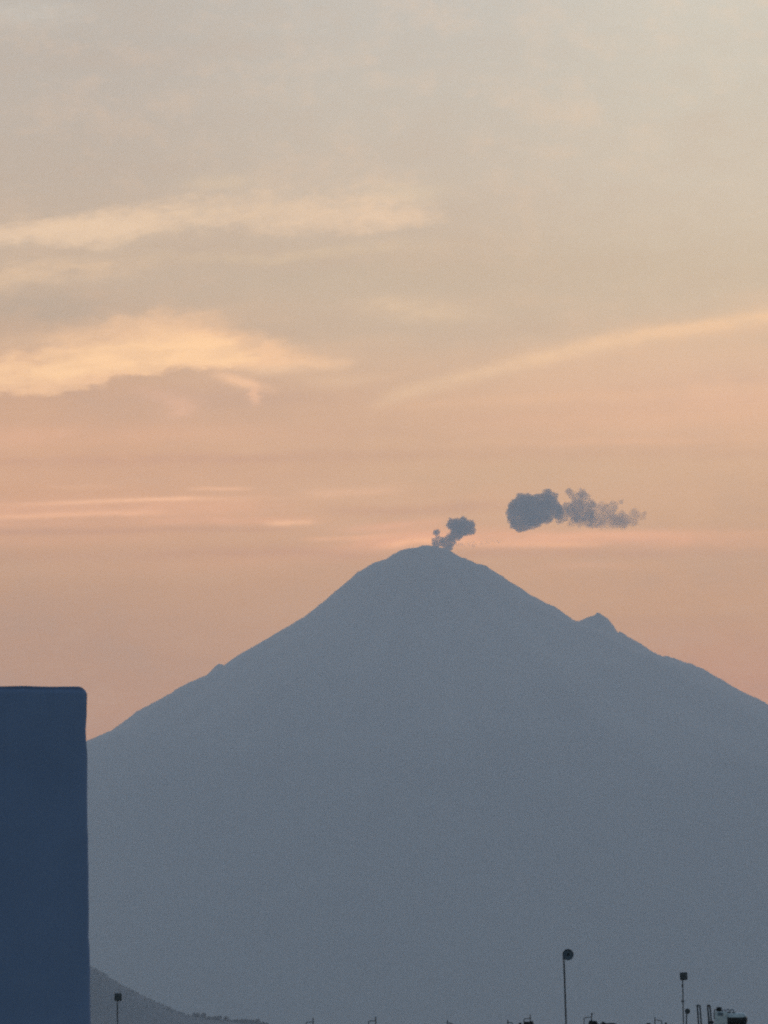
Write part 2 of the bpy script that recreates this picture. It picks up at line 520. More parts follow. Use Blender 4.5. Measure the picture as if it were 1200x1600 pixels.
# above the picture the dusk pales, then turns blue towards the zenith
above = ramp(el / 90.0, [(0.0, beyond((170, 140, 130), 1600)), (0.10, beyond((203, 197, 185), -20)), (0.20, (4.5, 4.6, 4.75)), (0.36, (3.6, 4.4, 5.3)), (0.65, (1.8, 2.5, 3.4)), (1.0, (1.0, 1.6, 2.5))])
west = mixc(smooth(el, 9.3, 14.0), base, above)
toward = smooth(dy, 0.15, 0.93)
world_col = mixc(toward, sky.outputs['Color'], west)
X.nt.links.new(world_col, bg.inputs['Color'])

# the sun itself is low behind the mountain and its cloud: none of its direct light is left in the air
sd = bpy.data.lights.new('sun', 'SUN')
sd.energy = 0.0
sd.angle = R(3)
sd.color = (1.0, 0.72, 0.48)
so = bpy.data.objects.new('sun', sd)
COL.objects.link(so)
sdir = Vector((math.sin(R(SUN_AZ)) * math.cos(R(SUN_EL)), math.cos(R(SUN_AZ)) * math.cos(R(SUN_EL)), math.sin(R(SUN_EL))))
so.rotation_euler = sdir.to_track_quat('Z', 'Y').to_euler()
so.location = (0, 0, 60)

# ----------------------------------------------------------------------------------------------
# HAZE: one even body of air around everything
# ----------------------------------------------------------------------------------------------
bm = bmesh.new()
box(bm, (-BOX_FAR, -30000, -2.0), (BOX_FAR, BOX_FAR, BOX_TOP))
mh = bpy.data.materials.new('dusk_haze')
mh.use_nodes = True
nt = mh.node_tree
nt.nodes.clear()
out = nt.nodes.new('ShaderNodeOutputMaterial')
pv = nt.nodes.new('ShaderNodeVolumePrincipled')
pv.inputs['Color'].default_value = (*HAZE_COL, 1)
pv.inputs['Density'].default_value = DENS
pv.inputs['Anisotropy'].default_value = HAZE_G
nt.links.new(pv.outputs[0], out.inputs['Volume'])
tag(link('haze', bm, mh, smooth=False), 'pale blue dusk haze filling the air between rooftops and volcano', 'haze', kind='stuff')

# ----------------------------------------------------------------------------------------------
# GROUND
# ----------------------------------------------------------------------------------------------
bm = bmesh.new()
vs = [bm.verts.new(p) for p in ((-60000, -28000, 0), (60000, -28000, 0), (60000, 60000, 0), (-60000, 60000, 0))]
bm.faces.new(vs)
tag(link('ground', bm, M_ground, smooth=False), 'wide dark plain running to the foot of the volcano', 'ground', kind='structure')


# ----------------------------------------------------------------------------------------------
# VOLCANO
# ----------------------------------------------------------------------------------------------
def interp(x, pts):
    if x <= pts[0][0]: return pts[0][1]
    for (a, b), (c, d) in zip(pts, pts[1:]):
        if x <= c: return b + (d - b) * (x - a) / (c - a)
    return pts[-1][1]


RIDGE = [(139, 1159.5), (176, 1142.5), (212, 1115), (240, 1099.5), (263, 1090), (281, 1076), (300, 1067), (322, 1058), (330, 1049), (336, 1042),
         (342, 1037), (346, 1038), (350, 1041), (360, 1033), (382, 1019.7), (402, 1008), (423, 996), (450, 980), (474, 965), (497, 948), (519, 929), (530, 919),
         (542, 909), (552, 902), (558, 896), (572, 888), (582, 881), (588, 878.5), (594, 878), (602, 874), (613, 867), (625, 860), (636, 857.5), (648, 856), (658, 854),
         (666, 852), (676, 852.5), (686, 855), (694, 857.5), (701, 860), (710, 865), (720, 870), (734, 876), (747, 882), (754, 883), (760, 885), (775, 895),
         (789, 904), (803, 913), (816, 921), (830, 931), (843, 938), (858, 945.5), (869, 951), (885, 962), (901, 972), (908, 970), (915, 967), (923, 963.5), (929, 962.5), (932, 959),
         (935, 957), (939, 959), (943, 962), (949, 966), (955, 972), (961, 980), (964, 986), (967, 990.5), (970, 988.5), (973, 990), (988, 999), (1003, 1008), (1020, 1020), (1035, 1028), (1040, 1026.5), (1043, 1025.5),
         (1048, 1029), (1056, 1032), (1070, 1036), (1083, 1040), (1104, 1049), (1118, 1058), (1125, 1060.5), (1129, 1063), (1147, 1076), (1160, 1082), (1173, 1088), (1200, 1102)]
SMOOTH_R = [(0, 852), (34, 860), (60, 875), (100, 893), (150, 925), (200, 952), (230, 972), (300, 996), (370, 1030), (430, 1049), (480, 1079), (530, 1104)]
SMOOTH_L = [(0, 852), (40, 859), (80, 879), (120, 900), (160, 935), (200, 966), (250, 997), (300, 1026), (340, 1051), (390, 1076), (430, 1098), (460, 1117), (500, 1146), (535, 1161)]
PKX = 668
MPP = math.tan(R(K)) * DIST            # metres per photograph pixel at the volcano


def hgt(py): return at(600, py, DIST).z


def far_profile(pts):
    q = [(r * MPP, hgt(p)) for r, p in pts]
    r0, h0 = q[-1]
    s = (q[-3][1] - h0) / (r0 - q[-3][0])
    for k in range(1, 9):              # concave apron down to the plain
        t = k / 8.0
        r = r0 + (12500 - r0) * t
        q.append((r, h0 * (1 - t) ** 2.1 - 40 * t))
    return q


PR, PL = far_profile(SMOOTH_R), far_profile(SMOOTH_L)
pk = at(PKX, 852, DIST)
RID = [((a - 600) * MPP, hgt(b)) for a, b in RIDGE]


def base_h(x, d):
    r = math.hypot(x, d)
    c = 0.5 + 0.5 * (x / r) if r > 1 else 0.5
    c = c * c * (3 - 2 * c)
    return interp(r, PR) * c + interp(r, PL) * (1 - c), r


def mountain_h(X_, d):
    x = X_ - pk.x
    h, r = base_h(x, d)
    sn = abs(d) / r if r > 1 else 0
    ridge = 0.0
    if RID[0][0] <= X_ <= RID[-1][0]:
        edge = min(1, (X_ - RID[0][0]) / 60 + 0.0, (RID[-1][0] - X_) / 60 + 0.6)
        h0, _ = base_h(x, 0)
        ridge = (interp(X_, RID) - h0) * math.exp(-(d / 380.0) ** 2) * max(edge, 0)
    ang = math.atan2(d, x)
    g = noise.noise((math.cos(ang) * 7, math.sin(ang) * 7, r / 5200)) + 0.5 * noise.noise((math.cos(ang) * 17, math.sin(ang) * 17, r / 2200 + 9))
    gul = g * 70 * min(1, r / 1800) * min(1, sn * 1.4) ** 2 * max(0, 1 - r / 12500)
    n = noise.fractal((X_ / 80, d / 80, 2.0), 0.7, 2.1, 5) * 8.0 + noise.fractal((X_ / 400, d / 400, 7.0), 1.0, 2.1, 4) * 9 * min(1, sn + 0.15)
    return h + ridge + gul + n * max(0.0, min(1, (h + 60) / 200))


xs = []
x = -12600.0
while x < -2700: xs.append(x); x += 220
while x < 2700: xs.append(x); x += 8.5
while x < 13200: xs.append(x); x += 220
ds = [0]
s = 14.0
while ds[-1] < 12500:
    ds.append(ds[-1] + s); s *= 1.13
ds = sorted([-d for d in ds[1:]] + ds)
bm = bmesh.new()
grid = []
for d in ds:
    row = []
    for x in xs:
        f = (DIST + d) / DIST if abs(d) < 900 else 1.0
        row.append(bm.verts.new((x, d, mountain_h(x, d))))
    grid.append(row)
for a, b in zip(grid, grid[1:]):
    for i in range(len(xs) - 1):
        bm.faces.new((a[i], a[i + 1], b[i + 1], b[i]))
tag(link('volcano', bm, volcano_material(pk.x), loc=(0, DIST, 0)), 'great conical volcano, blue grey in the haze, smoke rising from its summit', 'volcano', kind='structure')

# ----------------------------------------------------------------------------------------------
# FOOTHILL at the lower left, with its trees
# ----------------------------------------------------------------------------------------------
HR = [(-420, 1492), (-320, 1462), (-220, 1443), (-120, 1441), (-20, 1452), (60, 1474), (110, 1494), (140, 1509), (156, 1516.5), (172, 1527), (191, 1539.5), (212, 1549.5),
      (233, 1560), (260, 1572), (279, 1580), (295, 1586), (330, 1592), (370, 1597), (420, 1602), (520, 1612), (700, 1625)]
MPH = math.tan(R(K)) * HILL
HRW = [((a - 600) * MPH, at(600, b, HILL).z) for a, b in HR]
bm = bmesh.new()
hx = [HRW[0][0] - 900 + i * 12.0 for i in range(int((HRW[-1][0] - HRW[0][0] + 1100) / 12))]
hd = [-1500 + i * 50 for i in range(61)]


def hill_h(x, d):
    e = 1.0
    if x < HRW[0][0]: e = max(0, 1 - (HRW[0][0] - x) / 800)
    w_ = 650.0
    h = interp(x, HRW) * e * math.exp(-(d / w_) ** 2)
    return h + noise.fractal((x / 60, d / 60, 4), 1.0, 2.1, 4) * 2.2 - 1.5


grid = [[bm.verts.new((x, d, hill_h(x, d))) for x in hx] for d in hd]
for a, b in zip(grid, grid[1:]):
    for i in range(len(hx) - 1):
        bm.faces.new((a[i], a[i + 1], b[i + 1], b[i]))
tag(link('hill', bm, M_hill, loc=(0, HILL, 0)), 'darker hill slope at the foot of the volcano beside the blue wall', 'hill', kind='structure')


def leafy(bm, c, r, n, size, squash=0.8):
    """a crown as leaf clumps scattered through its volume"""
    for _ in range(n):
        a, z = random.uniform(0, 6.283), random.uniform(-1, 1)
        q = math.sqrt(1 - z * z)
        rr = r * random.uniform(0.45, 1.0) * (0.85 + 0.3 * noise.noise((a, z * 2, c[0])))
        p = Vector((c[0] + math.cos(a) * q * rr, c[1] + math.sin(a) * q * rr, c[2] + z * rr * squash))
        ax = Vector((random.gauss(0, 1), random.gauss(0, 1), random.gauss(0, 1))).normalized()
        t = ax.orthogonal().normalized()
        b = ax.cross(t)
        s_ = size * random.uniform(0.6, 1.3)
        bm.faces.new([bm.verts.new(p + (t * math.cos(k) + b * math.sin(k)) * s_ * random.uniform(0.7, 1.1)) for k in (0, 1.2, 2.6, 3.9, 5.1)])


bm = bmesh.new()
for i in range(620):                                   # scrub along the slope
    x = (random.uniform(60, 420) - 600) * MPH
    d = random.gauss(0, 170)
    z = hill_h(x, d)
    r = random.uniform(1.5, 3.2)
    leafy(bm, (x, d, z + r * 0.5), r, 14, r * 0.45)
def grove(x0, x1, top, count):                         # taller clumps that stand above the slope's foot
    for i in range(count):
        px = random.uniform(x0, x1)
        x = (px - 600) * MPH
        z = at(600, top + random.uniform(-0.4, 2.4), HILL).z
        r = random.uniform(5, 9)
        d = random.uniform(-60, 60)
        zc = z - r * 0.8
        leafy(bm, (x, d, zc), r, 40, r * 0.36)
        tube(bm, [(x, d, hill_h(x, d) - 1), (x, d, zc)], [r * 0.1, r * 0.05], 5)
grove(303, 322, 1582, 12)
grove(333, 355, 1587, 14)
grove(322, 333, 1588, 6)
grove(355, 404, 1592, 24)
grove(404, 420, 1596, 8)
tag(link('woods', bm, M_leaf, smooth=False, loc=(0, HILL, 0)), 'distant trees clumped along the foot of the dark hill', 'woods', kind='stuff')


# ----------------------------------------------------------------------------------------------
# SMOKE from the crater
# ----------------------------------------------------------------------------------------------
def smoke_material(name, density, color, scale, lo, hi, g=0.1, fade=None):
    m = bpy.data.materials.new(name)
    m.use_nodes = True
    nt = m.node_tree
    nt.nodes.clear()
    o = nt.nodes.new('ShaderNodeOutputMaterial')
    p = nt.nodes.new('ShaderNodeVolumePrincipled')
    p.inputs['Color'].default_value = (*color, 1)
    p.inputs['Anisotropy'].default_value = g
    nt.links.new(p.outputs[0], o.inputs['Volume'])
    t = nt.nodes.new('ShaderNodeTexCoord')
    n = nt.nodes.new('ShaderNodeTexNoise')
    n.inputs['Scale'].default_value = scale
    n.inputs['Detail'].default_value = 5
    n.inputs['Roughness'].default_value = 0.6
    n.inputs['Distortion'].default_value = 0.6
    nt.links.new(t.outputs['Object'], n.inputs['Vector'])
    r = nt.nodes.new('ShaderNodeMapRange')
    r.inputs['From Min'].default_value = lo
    r.inputs['From Max'].default_value = hi
    r.inputs['To Min'].default_value = 0.0
    r.inputs['To Max'].default_value = density
    nt.links.new(n.outputs['Fac'], r.inputs['Value'])
    nt.links.new(r.outputs[0], p.inputs['Density'])
    return m


def puffs(name, circles, mat, depth=0.6, voxel=5.0, sub=14, sub_r=(0.22, 0.42), billow=5.0, dy=0.0):
    """one closed, billowing hull grown from balls; circles are (px, py, radius in pixels)"""
    c0 = at(circles[0][0], circles[0][1], DIST + dy)
    bm = bmesh.new()
    balls = []
    for (px, py, r) in circles:
        c = at(px, py, DIST + dy) - c0
        c.y += random.uniform(-1, 1) * r * MPP * depth
        balls.append((c, r * MPP * 0.9))
        for _ in range(sub):
            dvec = Vector((random.gauss(0, 1), random.gauss(0, 1), random.gauss(0, 1))).normalized()
            k = random.uniform(*sub_r)
            balls.append((c + dvec * r * MPP * (1.0 - k * 0.75), r * MPP * k))
    for c, r in balls:
        bmesh.ops.create_icosphere(bm, subdivisions=2, radius=r, matrix=Matrix.Translation(c))
    me = bpy.data.meshes.new(name + '_hull')
    bm.to_mesh(me); bm.free()
    tmp = bpy.data.objects.new(name + '_hull', me)
    COL.objects.link(tmp)
    md = tmp.modifiers.new('m', 'REMESH')
    md.mode = 'VOXEL'
    md.voxel_size = voxel
    dg = bpy.context.evaluated_depsgraph_get()
    me2 = bpy.data.meshes.new_from_object(tmp.evaluated_get(dg))
    bpy.data.objects.remove(tmp)
    bm = bmesh.new()
    bm.from_mesh(me2)
    bm.normal_update()
    for vtx in bm.verts:
        p = vtx.co
        f = noise.voronoi(p / (billow * 7.0))[0][0]
        f2 = noise.voronoi(p / (billow * 3.2))[0][0]
        q = p + noise.noise_vector(p / 62.0) * (billow * 3.6) + noise.noise_vector(p / 21.0) * (billow * 1.5) + noise.noise_vector(p / 8.0) * (billow * 0.5)
        vtx.co = q + vtx.normal * ((0.45 - f) * billow * 2.4 + (0.45 - f2) * billow * 1.1)
    o = link(name, bm, mat)
    o.data.materials.clear(); o.data.materials.append(mat)
    o.location = c0
    return o


Z = lambda a, b, r: (640 + a / 3.0, 740 + b / 3.0, r / 3.0)       # from an enlarged view of the plume
M_ash = smoke_material('dense_ash', 0.034, (0.46, 0.27, 0.19), 0.016, 0.14, 0.54)
M_vent = smoke_material('fresh_ash', 0.052, (0.46, 0.27, 0.19), 0.022, 0.12, 0.54)
M_mid = smoke_material('loosening_ash', 0.030, (0.48, 0.28, 0.20), 0.015, 0.26, 0.66)
M_thin = smoke_material('thinning_ash', 0.0165, (0.50, 0.29, 0.21), 0.0095, 0.26, 0.72)
M_wisp = smoke_material('ash_wisp', 0.0080, (0.50, 0.29, 0.22), 0.014, 0.28, 0.72)

o = puffs('smoke_column', [Z(240, 255, 48), Z(206, 240, 36), Z(252, 222, 25), Z(285, 240, 26), Z(288, 270, 24), Z(222, 280, 36), Z(194, 302, 30), Z(160, 320, 28),
                           Z(126, 330, 22), Z(180, 338, 28), Z(126, 277, 19), Z(132, 300, 14), Z(118, 318, 16), Z(205, 325, 18)],
          M_vent, voxel=2.8, sub=26, sub_r=(0.12, 0.36), billow=2.6, dy=260.0)
tag(o, 'small grey ash puff rising straight out of the summit crater', 'smoke', kind='thing')
o = puffs('smoke_cloud', [Z(560, 165, 68), Z(500, 165, 48), Z(480, 180, 32), Z(530, 130, 42), Z(600, 195, 58), Z(545, 225, 46), Z(505, 235, 40), Z(520, 252, 24), Z(640, 150, 60),
                          Z(646, 98, 32), Z(672, 112, 30), Z(680, 170, 44), Z(640, 205, 38), Z(700, 190, 28), Z(600, 130, 42), Z(484, 210, 30), Z(575, 240, 28)],
          M_ash, voxel=4.0, sub=40, sub_r=(0.10, 0.34), billow=3.2)
tag(o, 'large dense grey ash cloud drifting right of the summit', 'smoke', kind='thing')
o = puffs('smoke_puff', [Z(795, 148, 44), Z(750, 84, 20), Z(768, 110, 26), Z(805, 102, 32), Z(832, 108, 22), Z(765, 172, 38), Z(822, 165, 32), Z(735, 185, 30), Z(850, 140, 24), Z(720, 205, 26), Z(735, 160, 30), Z(712, 180, 30), Z(700, 215, 22), Z(780, 195, 34), Z(838, 190, 34), Z(815, 205, 26)],
          M_mid, voxel=3.4, sub=34, sub_r=(0.12, 0.38), billow=3.4)
tag(o, 'smaller lumpy ash puff joined to the right side of the large dense cloud', 'smoke', kind='thing')
o = puffs('smoke_trail', [Z(860, 165, 36), Z(880, 215, 50), Z(845, 225, 40), Z(930, 180, 42), Z(950, 222, 46), Z(995, 208, 46), Z(1000, 238, 30), Z(1050, 208, 36), Z(1046, 176, 20), Z(1085, 195, 22), Z(1104, 190, 12),
                          Z(960, 152, 24), Z(995, 134, 15), Z(900, 165, 36), Z(760, 222, 30), Z(800, 220, 36), Z(910, 245, 28)],
          M_thin, voxel=4.5, sub=14, sub_r=(0.25, 0.5), billow=5.0)
tag(o, 'ragged translucent tail of mauve ash, the far right end of the smoke', 'smoke', kind='thing')
o = puffs('smoke_wisp', [Z(300, 328, 16), Z(270, 330, 14), Z(335, 324, 13), Z(365, 318, 13), Z(245, 335, 14), Z(415, 316, 9), Z(395, 318, 8), Z(225, 330, 14)],
          M_wisp, voxel=3.5, sub=10, billow=3.0)
tag(o, 'faint low wisp of ash trailing from the crater just above the right slope', 'smoke', kind='thing')

# ----------------------------------------------------------------------------------------------
# NEAR BUILDING at the left: a plain plastered block with softly rounded edges
# ----------------------------------------------------------------------------------------------
ND = 18.0
NPP = math.tan(R(K)) * ND
top = at(128, 1072.0, ND)
root = empty('building', (at(138, 1300, ND).x - 2.6, ND + 2.0, 0))
tag(root, 'plain windowless blue grey plastered block with a rounded top corner, close at the left edge', 'building')
bm = bmesh.new()
H = top.z
box(bm, (-2.6, -2.0, 0), (2.6, 2.0, H), 0.0)
vert_top = [e for e in bm.edges if any(v_.co.z > H - 1e-3 for v_ in e.verts)]
upright = [e for e in bm.edges if all(abs(v_.co.x) > 2 for v_ in e.verts) and abs(e.verts[0].co.z - e.verts[1].co.z) > 1]
bmesh.ops.bevel(bm, geom=list(set(vert_top + upright)), offset=0.022, segments=6, affect='EDGES', profile=0.5)
bmesh.ops.bisect_plane(bm, geom=bm.verts[:] + bm.edges[:] + bm.faces[:], plane_co=(0, 0, H - 2.2), plane_no=(0, 0, 1))
for k in range(1, 34):
    bmesh.ops.bisect_plane(bm, geom=bm.verts[:] + bm.edges[:] + bm.faces[:], plane_co=(0, 0, H - 0.05 - k * 0.033), plane_no=(0, 0, 1))
for k in range(1, 30):
    bmesh.ops.bisect_plane(bm, geom=bm.verts[:] + bm.edges[:] + bm.faces[:], plane_co=(2.57 - k * 0.033, 0, 0), plane_no=(1, 0, 0))
EDGE = [(1072, 133.5), (1085, 135.6), (1110, 135.4), (1140, 134.6), (1165, 135.6), (1200, 136.6), (1250, 137.2), (1300, 137.8), (1350, 138.6), (1420, 139.6), (1500, 141.5), (1600, 143.5)]
for vtx in bm.verts:
    p = vtx.co
    if p.x > 1.3 and p.z > 1:
        py = 800 - (math.degrees(math.atan2(p.z - CAM_Z, ND)) - ELEV) / K
        dxp = (interp(py, EDGE) - 137.8) * NPP
        p.x += dxp * min(1, (p.x - 1.3) / 1.0)
    n = noise.fractal((p.x * 9 + 3, p.y * 9, p.z * 9), 1.0, 2.0, 4)
    p += Vector((n * 0.0034, 0, n * 0.0024 if p.z > H - 0.05 else 0))
    p.y += noise.noise((p.x * 2, p.z * 2, 5)) * 0.006
    if p.z > H - 0.1: p.z += (2.6 - p.x) * 0.003
darken_and_streak_plaster(M_plaster, H, 2.6)
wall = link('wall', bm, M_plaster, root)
root.rotation_euler.z = R(5.0)
# put the turned block's right edge back on its line of sight
edge_local = Matrix.Rotation(R(5.0), 3, 'Z') @ Vector((2.6, -2.0, 0))
goal = at(137.8, 1300, ND)
root.location = (goal.x - edge_local.x, goal.y - edge_local.y, 0)
bm = bmesh.new()
box(bm, (-2.45, -1.85, H - 0.06), (2.2, 1.85, H - 0.004), 0.01)
link('roof', bm, M_concrete, root)

# ----------------------------------------------------------------------------------------------
# FLAT-ROOFED HOUSES 340 m away: their roof lies just below the picture, what stands on it is seen
# ----------------------------------------------------------------------------------------------
ROOF_Z = at(600, 1622, ROOF).z
RPP = math.tan(R(K)) * ROOF
hb = empty('flat_roof_building', (0, ROOF + 8, 0))
tag(hb, 'long low grey flat roofed building just under the lower edge, carrying the poles and tank', 'building')
bm = bmesh.new()
box(bm, (-27, -14, 0), (27, 14, ROOF_Z - 0.2))
link('wall', bm, M_house, hb, smooth=False)
bm = bmesh.new()
box(bm, (-27.3, -14.3, ROOF_Z - 0.197), (27.3, 14.3, ROOF_Z), 0.02)
link('roof', bm, M_concrete, hb, smooth=False)
for i in range(12):
    for j in range(3):
        bm = bmesh.new()
        cx, cz = -24 + i * 4.36, 2.2 + j * 3.3
        box(bm, (cx - 0.8, -14.06, cz - 0.7), (cx + 0.8, -14.003, cz + 0.7), 0.01)
        f = link('window', bm, M_darkmetal, hb, smooth=False)
        bm = bmesh.new()
        box(bm, (cx - 0.72, -14.075, cz - 0.62), (cx + 0.72, -14.063, cz + 0.62))
        link('pane', bm, M_glass, f, smooth=False)


def on_roof(px, dist=ROOF):
    p = at(px, 1600, dist)
    return Vector((p.x, p.y, ROOF_Z))


def local(root, px, py):
    d = root.location.y
    return at(px, py, d) - root.location


def pole(root, pts, r, name='mast'):
    bm = bmesh.new()
    q = [local(root, a, b) for a, b in pts]
    foot = q[-1].copy()
    foot.x += (q[-1].x - q[-2].x) * 0.2
    foot.z = 0
    tube(bm, [foot] + q[::-1], r, 10)
    return link(name, bm, M_darkmetal, root)


def base_plate(root, half=0.11):
    bm = bmesh.new()
    box(bm, (-half, -half, 0), (half, half, 0.03), 0.006)
    link('base_plate', bm, M_darkmetal, root)


# tall mast with round dish
r_ = empty('dish_antenna', on_roof(884.8))
tag(r_, 'tallest thin dark pole, leaning slightly, topped by a round disc', 'antenna')
pole(r_, [(880.6, 1493), (881.2, 1505), (882.2, 1530), (883.2, 1560), (884.4, 1600)], 0.044)
base_plate(r_)
c = local(r_, 887.2, 1491.8) + Vector((0, -0.12, 0))
face = Matrix.Translation(c) @ Matrix.Rotation(R(8), 4, 'Z') @ Matrix.Rotation(R(84), 4, 'X')
bm = bmesh.new()
ra = 8.6 * RPP
lathe(bm, [(0, -0.075), (ra * 0.35, -0.066), (ra * 0.7, -0.03), (ra * 0.93, 0.015), (ra, 0.035), (ra * 1.0, 0.055), (ra * 0.94, 0.055), (ra * 0.9, 0.03), (ra * 0.66, -0.012), (ra * 0.33, -0.045), (0, -0.054)], 32, face)
dish = link('dish', bm, M_dish, r_)
bm = bmesh.new()
lathe(bm, [(ra * 0.9, 0.056), (ra * 1.03, 0.056), (ra * 1.03, 0.02), (ra * 0.99, 0.02)], 32, face)
link('rim', bm, M_panel, dish)
bm = bmesh.new()
lathe(bm, [(0, 0.02), (0.05, 0.02), (0.055, 0.1), (0.075, 0.13), (0.07, 0.17), (0, 0.17)], 16, face)
tube(bm, [face @ Vector((0, 0, -0.03)), face @ Vector((0, 0, 0.05))], 0.03, 10)
link('feed_horn', bm, M_black, dish)
bm = bmesh.new()
tube(bm, [c + Vector((0, 0.07, -0.02)), local(r_, 881, 1496)], 0.035, 8)
q = local(r_, 881, 1496)
box(bm, q - Vector((0.06, 0.06, 0.08)), q + Vector((0.06, 0.06, 0.08)), 0.012)
link('bracket', bm, M_darkmetal, r_)


def panel_antenna(name, label, px, head, hw, hh, mast, extras=(), group=None, tilt=0.0):
    r_ = empty(name, on_roof(px))
    tag(r_, label, 'antenna', group)
    pole(r_, mast, 0.03)
    base_plate(r_, 0.09)
    c = local(r_, *head)
    bm = bmesh.new()
    box(bm, (-hw * RPP, -0.06, -hh * RPP), (hw * RPP, 0.03, hh * RPP), 0.05, 3)
    bmesh.ops.transform(bm, matrix=Matrix.Translation(c + Vector((0, -0.09, 0))) @ Matrix.Rotation(R(tilt), 4, 'Y') @ Matrix.Rotation(R(6), 4, 'Z'), verts=bm.verts[:])
    hd_ = link('panel', bm, M_panel, r_)
    bm = bmesh.new()
    for sgn in (-1, 1):
        box(bm, (-hw * 0.74 * RPP, -0.068, (sgn * hh * 0.42 - hh * 0.26) * RPP), (hw * 0.74 * RPP, -0.063, (sgn * hh * 0.42 + hh * 0.26) * RPP), 0.0)
    bmesh.ops.transform(bm, matrix=Matrix.Translation(c + Vector((0, -0.09, 0))) @ Matrix.Rotation(R(tilt), 4, 'Y') @ Matrix.Rotation(R(6), 4, 'Z'), verts=bm.verts[:])
    link('front_plate', bm, M_plate, hd_, smooth=False)
    bm = bmesh.new()
    box(bm, c + Vector((-0.05, -0.07, -0.06)), c + Vector((0.05, 0.05, 0.06)), 0.01)
    link('bracket', bm, M_darkmetal, r_)
    for (a, b) in extras:
        bm = bmesh.new()
        tube(bm, [local(r_, *a), local(r_, *b)], 0.022, 8)
        link('rung', bm, M_darkmetal, r_)
    return r_


panel_antenna('panel_antenna', 'thin pole with a square dark head standing before the dark hill', 184,
              (184.6, 1558), 5.8, 6.0, [(183.2, 1556), (183.4, 1570), (183.7, 1600)], (((181.6, 1583), (184.0, 1582)),), 'square headed poles', 3)
panel_antenna('panel_antenna', 'thin pole with a square dark head and small side bracket, left of the twin pipes', 1067,
              (1068, 1525.4), 5.9, 6.1, [(1066.6, 1523), (1066.9, 1540), (1067.2, 1565), (1067.9, 1600)],
              (((1065.2, 1541), (1067.0, 1536)), ((1065.2, 1541), (1066.8, 1543)), ((1063.5, 1564.5), (1070, 1564.5))), 'square headed poles', -2)

r_ = empty('small_dish_antenna', on_roof(1072.6, ROOF - 3))
tag(r_, 'short pole with a small round head, tucked beside the square headed pole', 'antenna')
pole(r_, [(1072.8, 1580), (1072.5, 1600)], 0.034)
base_plate(r_, 0.09)
c = local(r_, 1074.2, 1580) + Vector((0, -0.1, 0))
face = Matrix.Translation(c) @ Matrix.Rotation(R(-14), 4, 'Z') @ Matrix.Rotation(R(86), 4, 'X')
ra = 4.4 * RPP
bm = bmesh.new()
lathe(bm, [(0, -0.05), (ra * 0.6, -0.03), (ra * 0.95, 0.0), (ra, 0.03), (ra * 0.9, 0.06), (ra * 0.5, 0.08), (0, 0.085)], 24, face)
link('dish', bm, M_panel, r_)
bm = bmesh.new()
tube(bm, [c + Vector((0, 0.05, 0)), local(r_, 1072.8, 1582)], 0.03, 8)
link('bracket', bm, M_darkmetal, r_)

# two pairs of upright pipes
for (px, top_y, x_top, x_bot, half, lab, clamp) in ((1093, 1571, 1091.6, 1093.6, 2.1, 'twin upright pipes joined at the top, the pair nearer the square headed pole', False),
                                                    (1109, 1571, 1107.4, 1110, 1.9, 'twin upright pipes joined at the top, the pair beside the white tank', True)):
    r_ = empty('twin_pipe', on_roof(px, ROOF - 1))
    tag(r_, lab, 'pipes', 'twin pipes beside the tank')
    for sgn in (-1, 1):
        bm = bmesh.new()
        dt = 1.2 if (sgn > 0) else 0.0
        a, b = local(r_, x_top + sgn * half, top_y + dt), local(r_, x_bot + sgn * half, 1600)
        foot = b.copy(); foot.z = 0; foot.x += (b.x - a.x) * 0.5
        tube(bm, [foot, b, a], 0.045 if sgn < 0 else 0.041, 12)
        link('pipe', bm, M_darkmetal, r_)
    bm = bmesh.new()
    a, b = local(r_, x_top - half, top_y + 0.6), local(r_, x_top + half, top_y + 1.6)
    mid = (a + b) / 2 + Vector((0, 0, 1.2 * RPP))
    tube(bm, [a, a * 0.6 + mid * 0.4 + Vector((0, 0, 0.02)), mid, b * 0.6 + mid * 0.4 + Vector((0, 0, 0.02)), b], 0.045, 10)
    link('cap', bm, M_darkmetal, r_)
    if clamp:
        bm = bmesh.new()
        a = local(r_, x_bot + 0.3, 1597.5)
        box(bm, a - Vector((0.14, 0.08, 0.07)), a + Vector((0.16, 0.08, 0.07)), 0.02)
        link('clamp', bm, M_black, r_)
    bm = bmesh.new()
    a = local(r_, x_bot, 1612)
    box(bm, (a.x - 0.2, -0.15, 0), (a.x + 0.25, 0.15, 0.12), 0.02)
    link('base_block', bm, M_concrete, r_)

# white tank with dark lower half and a valve box
TD = ROOF - 2
r_ = empty('roof_tank', on_roof(1146, TD))
tag(r_, 'white rounded tank with black underside and boxy left end, bottom right of the photo', 'tank')
L0, L1 = local(r_, 1131.5, 1592), local(r_, 1167.8, 1592)
rad = 10.6 * RPP
cz = local(r_, 1150, 1593).z
x0, x1 = L0.x, L1.x
axis = Matrix.Translation((0, 0, cz)) @ Matrix.Rotation(R(90), 4, 'Y')
bm = bmesh.new()
prof = []
for k in range(9):
    a = math.pi / 2 * k / 8
    prof.append((rad * math.sin(a), x0 + 0.24 - 0.24 * math.cos(a)))
for k in range(9):
    a = math.pi / 2 * k / 8
    prof.append((rad * math.cos(a), x1 - 0.24 + 0.24 * math.sin(a)))
lathe(bm, prof, 40, axis)
bm.normal_update()
bmesh.ops.recalc_face_normals(bm, faces=bm.faces[:])
for f in bm.faces:
    ctr = f.calc_center_median()
    if ctr.z < cz + 0.13 * rad / 0.35: f.material_index = 1
shell = link('shell', bm, [M_white, M_black], r_)
bm = bmesh.new()
tube(bm, [(x0 + 0.25, 0, cz + rad * 0.985), (x0 + 0.25, 0, cz + rad + 0.05)], 0.09, 14)
